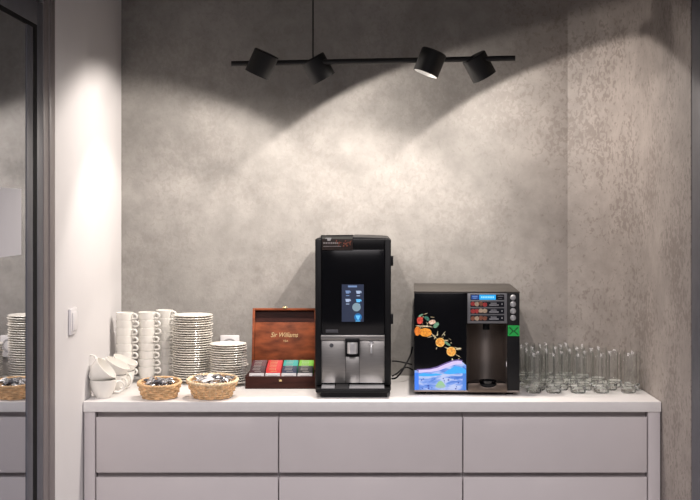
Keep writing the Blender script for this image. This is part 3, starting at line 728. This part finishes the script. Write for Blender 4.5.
# water at the foot of the picture
wm, nt, b = new_mat('picture_water'); N = nt.nodes; L = nt.links
tc = N.new('ShaderNodeTexCoord'); mp = N.new('ShaderNodeMapping'); mp.inputs['Scale'].default_value = (9, 1, 30); L.new(tc.outputs['Object'], mp.inputs[0])
no = N.new('ShaderNodeTexNoise'); no.inputs['Scale'].default_value = 2.2; no.inputs['Detail'].default_value = 5; no.inputs['Distortion'].default_value = 0.8; L.new(mp.outputs[0], no.inputs['Vector'])
cr = N.new('ShaderNodeValToRGB'); E = cr.color_ramp.elements
E[0].position = 0.36; E[0].color = (0.04, 0.16, 0.62, 1); E[1].position = 0.60; E[1].color = (0.55, 0.62, 0.88, 1)
e = E.new(0.48); e.color = (0.22, 0.36, 0.82, 1)
L.new(no.outputs[0], cr.inputs[0]); L.new(cr.outputs[0], b.inputs['Emission Color']); b.inputs['Emission Strength'].default_value = 0.95; b.inputs['Base Color'].default_value = (0.02, 0.04, 0.1, 1)
wl = [(414.6, 391.2), (414.6, 370.5), (420, 370.8), (430, 370), (437, 368.3), (445, 364.8), (452, 362.0), (458, 361.0), (462, 361.6), (466.2, 365.2), (466.2, 391.2)]
lite('water_print', wl, wm, -0.0010)
e_bl2 = emi('picture_blue', (0.05, 0.20, 0.78), 0.9); e_lil = emi('picture_lilac', (0.62, 0.52, 0.82), 0.9); e_wt = emi('picture_white', (0.72, 0.78, 0.95), 0.95); e_cy = emi('picture_cyan', (0.05, 0.36, 0.78), 0.95)
e_vio = emi('picture_violet', (0.13, 0.09, 0.26), 0.9)
lite('violet_mist_print', [(418.6, 373), (416.5, 369.4), (424, 369.0), (430, 368.4), (437, 366.6), (445, 363.0), (452, 360.4), (458, 359.4), (462.5, 360.2), (462, 361.8), (455, 363), (446, 366), (438, 369.2), (430, 371)], e_vio, -0.00125)
lite('lilac_mist_print', [(418.6, 373), (418.6, 370.2), (430, 369.6), (437, 368), (445, 364.4), (452, 361.6), (458, 360.6), (462, 361.2), (462, 363.8), (455, 364.6), (446, 367.9), (438, 371.0), (430, 372.2)], e_lil, -0.0014)
lite('wave_print', [(443, 373.5), (449, 369.5), (455, 366.2), (459, 366.6), (463, 368), (466, 370), (466, 373.4), (458, 373.2), (450, 374.4)], e_cy, -0.0016)
lite('wave_print', [(419, 374.4), (424, 373.2), (431, 374.2), (436, 373.4), (443, 374.6), (436, 375.8), (428, 376.6), (419, 376.4)], e_cy, -0.0016)
lite('picture_border_print', [(414.6, 391.2), (414.6, 373), (418.8, 373), (418.8, 391.2)], e_bl2, -0.0013)
lite('picture_border_print', [(462.6, 391.2), (462.6, 366), (466.2, 368), (466.2, 391.2)], emi('picture_border', (0.08, 0.24, 0.72), 0.7), -0.0013)
bub = MB()
for k in range(16):
    x, y = rnd.uniform(421, 460), rnd.uniform(377, 389); r = rnd.uniform(.4, .9)
    bub.prism([(kx(a), kz(bb)) for a, bb in ell(x, y, r*1.2, r, 0, 10)], -0.0014, -0.0004, axis='y')
jpart('bubble_print', bub, emi('picture_navy', (0.03, 0.07, 0.40), 0.8), pic)['kind'] = 'stuff'
lite('green_emblem_print', ell(440.5, 386.3, 5.2, 1.9, 0, 20)[:]+[], emi('picture_green', (0.30, 0.45, 0.38), 0.85), -0.0017)
lite('green_emblem_print', [(435.8, 385.6), (438.5, 381.6), (441, 380.8), (443, 382.2), (445.2, 385.6)], emi('picture_green_light', (0.28, 0.50, 0.28), 0.85), -0.0018)
# upper right: control panel
M_ctl = mat('control_plate_grey', (0.20, 0.20, 0.21), 0.4, metal=0.4)
ctl = jpart('control_panel', MB().box(kx(467.4), kx(507), -0.003, 0.0058, kz(323.2), kz(293.2), 0.0012), M_ctl)
rowm = mat('label_black', (0.012, 0.013, 0.018), 0.25)
for k, (y0, y1) in enumerate(((294.2, 299.8), (301.2, 306.9), (308.0, 313.7), (314.9, 320.9))):
    jpart('label_strip', MB().box(kx(470.4), kx(504), -0.0036, -0.0028, kz(y1), kz(y0), 0.0002), rowm, ctl)
jpart('display', MB().box(kx(479.2), kx(495.6), -0.0042, -0.0034, kz(299.6), kz(294.6)), emi('display_cyan', (0.02, 0.36, 0.80), 1.0), ctl)
dsp = MB()   # one line of small characters, too small to read
for k in range(8): dsp.box(kx(481+k*1.65), kx(482.2+k*1.65), -0.0044, -0.0040, kz(297.9), kz(296.2))
jpart('display_text', dsp, emi('display_text', (0.30, 0.68, 0.95), 1.0), ctl)
jpart('brand_mark', MB().box(kx(471.2), kx(478.6), -0.0042, -0.0034, kz(299.2), kz(294.9)), emi('brand_blue', (0.02, 0.07, 0.28), 0.8), ctl)
jpart('brand_mark', MB().box(kx(472.2), kx(477.4), -0.0046, -0.0040, kz(296.9), kz(295.9)).box(kx(473), kx(476.5), -0.0046, -0.0040, kz(298.4), kz(297.7)), emi('brand_pale', (0.16, 0.26, 0.5), 0.8), ctl)
fm = [mat('fruit_label_red', (0.45, 0.05, 0.05), 0.35, var=0.3, scale=200), mat('fruit_label_pale', (0.55, 0.42, 0.30), 0.35, var=0.2, scale=200), mat('fruit_label_brown', (0.26, 0.10, 0.06), 0.35, var=0.3, scale=200)]
rn = random.Random(4)
for y, rows in ((304, (0, 1, 2, 0)), (310.9, (0, 0, 1, 1)), (317.9, (2, 1, 2, 2))):
    for i, mm in enumerate(rows):
        jpart('fruit_print', MB().prism([(kx(a), kz(bb)) for a, bb in ell(472.8+i*4.0, y+rn.uniform(-.5, .5), 2.3, 2.2, rn.uniform(0, 3), 14, 0.2, i)], -0.0041-0.0001*i, -0.0034, axis='y'), fm[mm], ctl)
    dl = MB()
    dl.box(kx(490.5), kx(496.5), -0.0040, -0.0034, kz(y-0.6), kz(y-1.4)).box(kx(489.2), kx(498.5), -0.0040, -0.0034, kz(y+1.4), kz(y+0.3)).box(kx(501.2), kx(502.4), -0.0040, -0.0034, kz(y+0.6), kz(y-0.8))
    jpart('label_lettering', dl, mat('label_print', (0.34, 0.34, 0.36), 0.5), ctl)
jpart('label_lettering', MB().box(kx(497.5), kx(503), -0.0040, -0.0034, kz(296.6), kz(295.6)).box(kx(498), kx(502), -0.0040, -0.0034, kz(298.6), kz(298)), mat('label_print_dim', (0.16, 0.16, 0.18), 0.5), ctl)
btn_face = jpart('button_strip', MB().box(kx(507.4), jw, -0.0005, 0.006, 0.016, jt-0.004, 0.0008), M_bplastic)
for y in (297.3, 304, 310.8, 317.6):
    jpart('push_button', MB().lathe([(0, 0.007), (0.0066, 0.0062), (0.0082, 0.003), (0.0098, 0.001), (0.0098, -0.001), (0, -0.001)], 24, Matrix.Translation((kx(512.8), -0.0006, kz(y))) @ RX), M_silver)
gs = jpart('green_sticker', MB().box(kx(507.6), kx(519.2), -0.0014, -0.0004, kz(335.8), kz(325.2)), mat('sticker_green', (0.012, 0.46, 0.075), 0.5))
xm_ = MB()
for (x0, y0, x1, y1) in ((509.2, 327, 513.2, 331.2), (513.6, 331.2, 517.8, 327), (509.2, 334.4, 512.8, 331), (514, 331, 517.8, 334.4)):
    d = Vector((x1-x0, y1-y0)); nrm = Vector((-d.y, d.x)).normalized()*0.55
    xm_.prism([(kx(x0+nrm.x), kz(y0+nrm.y)), (kx(x1+nrm.x), kz(y1+nrm.y)), (kx(x1-nrm.x), kz(y1-nrm.y)), (kx(x0-nrm.x), kz(y0-nrm.y))], -0.0018, -0.0013, axis='y')
jpart('sticker_cross', xm_, mat('sticker_dark_green', (0.005, 0.09, 0.02), 0.5), gs)
# dispensing bay with a curved steel back
nx0, nx1 = kx(467), kx(506.8); ncx = (nx0+nx1)/2; nr = (nx1-nx0)/2
arc = [(ncx+nr*math.cos(PI*i/20), 0.022+0.105*math.sin(PI*i/20)) for i in range(21)]
bay = [(nx1, 0.0062)]+arc+[(nx0, 0.0062), (nx0-0.0004, 0.0062)]+[(ncx+(nr+0.0008)*math.cos(PI-PI*i/20), 0.022+0.107*math.sin(PI*i/20)) for i in range(21)]+[(nx1+0.0004, 0.0062)]
jpart('bay_liner', MB().prism(bay, kz(391), kz(324.2), axis='z'), M_dsteel)
jpart('bay_floor', MB().box(nx0+0.001, nx1-0.001, -0.003, 0.115, 0.0162, kz(384)-0.001), M_bplastic)
tf = [(kx(468), kz(391.8)), (kx(506.8), kz(391.8)), (kx(506.8), kz(383))]+[(kx(488)+8.4*sc*math.cos(PI*i/14), kz(383)-4.2*sc*math.sin(PI*i/14)) for i in range(15)]+[(kx(468), kz(383))]
jpart('tray_front', MB().prism(tf, -0.010, -0.0035, 0.0008, axis='y'), M_bronze)
jpart('drip_cup', MB().lathe([(0.030, 0.0), (0.0305, 0.004), (0.029, 0.004), (0.027, -0.012), (0.0, -0.012)], 28, Matrix.Translation((kx(488), 0.028, kz(382.4)+0.0))), M_bgloss)
jpart('nozzle', MB().cyl((kx(487), 0.055, kz(331)), (kx(487), 0.055, kz(323.5)), 0.012, 20), M_bplastic)
jpart('bay_latch', MB().tube([(kx(506.6), -0.004, kz(358.5)), (kx(506.0), -0.010, kz(361)), (kx(506.4), -0.006, kz(366))], 0.0016, 8), M_chrome)

# ------------------------------------------------------------------ cables between the machines
def smooth(pts, n=8):
    P = []
    pts = [Vector(p) for p in pts]
    for i in range(len(pts)-1):
        p0, p1, p2, p3 = pts[max(i-1, 0)], pts[i], pts[i+1], pts[min(i+2, len(pts)-1)]
        for s in range(n):
            t = s/n; P.append(0.5*((2*p1)+(-p0+p2)*t+(2*p0-5*p1+4*p2-p3)*t*t+(-p0+3*p1-3*p2+p3)*t**3))
    P.append(pts[-1]); return P
def cable(pts, r, label):
    p3 = [(X_(x, Y), Y, max(Z_(y, Y), ZT+r+0.0008)) for x, y, Y in pts]
    o = MB().tube(smooth(p3), r, 8).build('power_cable', M_bplastic)
    tag(o, label, 'cable', 'cables between the machines')
cable([(392.0, 378.6, 4.30), (396, 377.8, 4.28), (401, 372.5, 4.27), (406, 364, 4.29), (410.5, 355, 4.32), (412.5, 347, 4.345)], 0.0034, 'black cable looping up from the worktop, frontmost between the two machines')
cable([(392.0, 361.0, 4.38), (397, 361.3, 4.385), (404, 362.6, 4.39), (412, 364.5, 4.39)], 0.0028, 'black cable running level along the wall between the two machines')
cable([(392.0, 376.2, 4.34), (397, 373.4, 4.345), (402, 369, 4.35), (407, 367.3, 4.35), (413, 370, 4.345)], 0.0030, 'black cable arching low towards the juice dispenser')

# ------------------------------------------------------------------ glasses
def make_glass():
    g = thing('drinking_glass', (0, 0, 0), '-', 'glass')
    MB().lathe([(0.0272, 0.024), (0.0290, 0.131), (0.0286, 0.1322), (0.0279, 0.131), (0.0260, 0.0245)], 28).build('glass_wall', M_thin, g)
    MB().lathe([(0.0, 0.0012), (0.019, 0.0012), (0.0225, 0.0), (0.0258, 0.003), (0.0272, 0.0238), (0.0250, 0.0245), (0.021, 0.016), (0.012, 0.0130), (0.0, 0.0124)], 14).build('glass_foot', M_glass, g, angle=18)
    return g
g0 = None
rows = [(4.020, (0.575, 0.645, 0.727, 0.808, 0.902), 'front row'), (4.086, (0.600, 0.682, 0.765, 0.848, 0.930), 'second row'), (4.152, (0.572, 0.640, 0.720, 0.800, 0.880), 'third row'),
        (4.218, (0.600, 0.680, 0.760, 0.835), 'fourth row'), (4.284, (0.570, 0.640, 0.715, 0.790), 'fifth row'), (4.350, (0.600, 0.672, 0.744), 'back row')]
for Y, xs_, nm in rows:
    for i, x in enumerate(xs_):
        if g0 is None: g = g0 = make_glass()
        else: g = dup(g0)
        g.location = (x+random.uniform(-.002, .002), Y+random.uniform(-.002, .002), ZT+0.0004); g.rotation_euler = (0, 0, random.uniform(0, 6))
        pos = 'leftmost' if i == 0 else ('rightmost' if i == len(xs_)-1 else ordinal(i+1)+' from the left')
        tag(g, 'clear straight drinking glass, %s in the %s of glasses' % (pos, nm), 'glass', 'drinking glasses by the right wall')
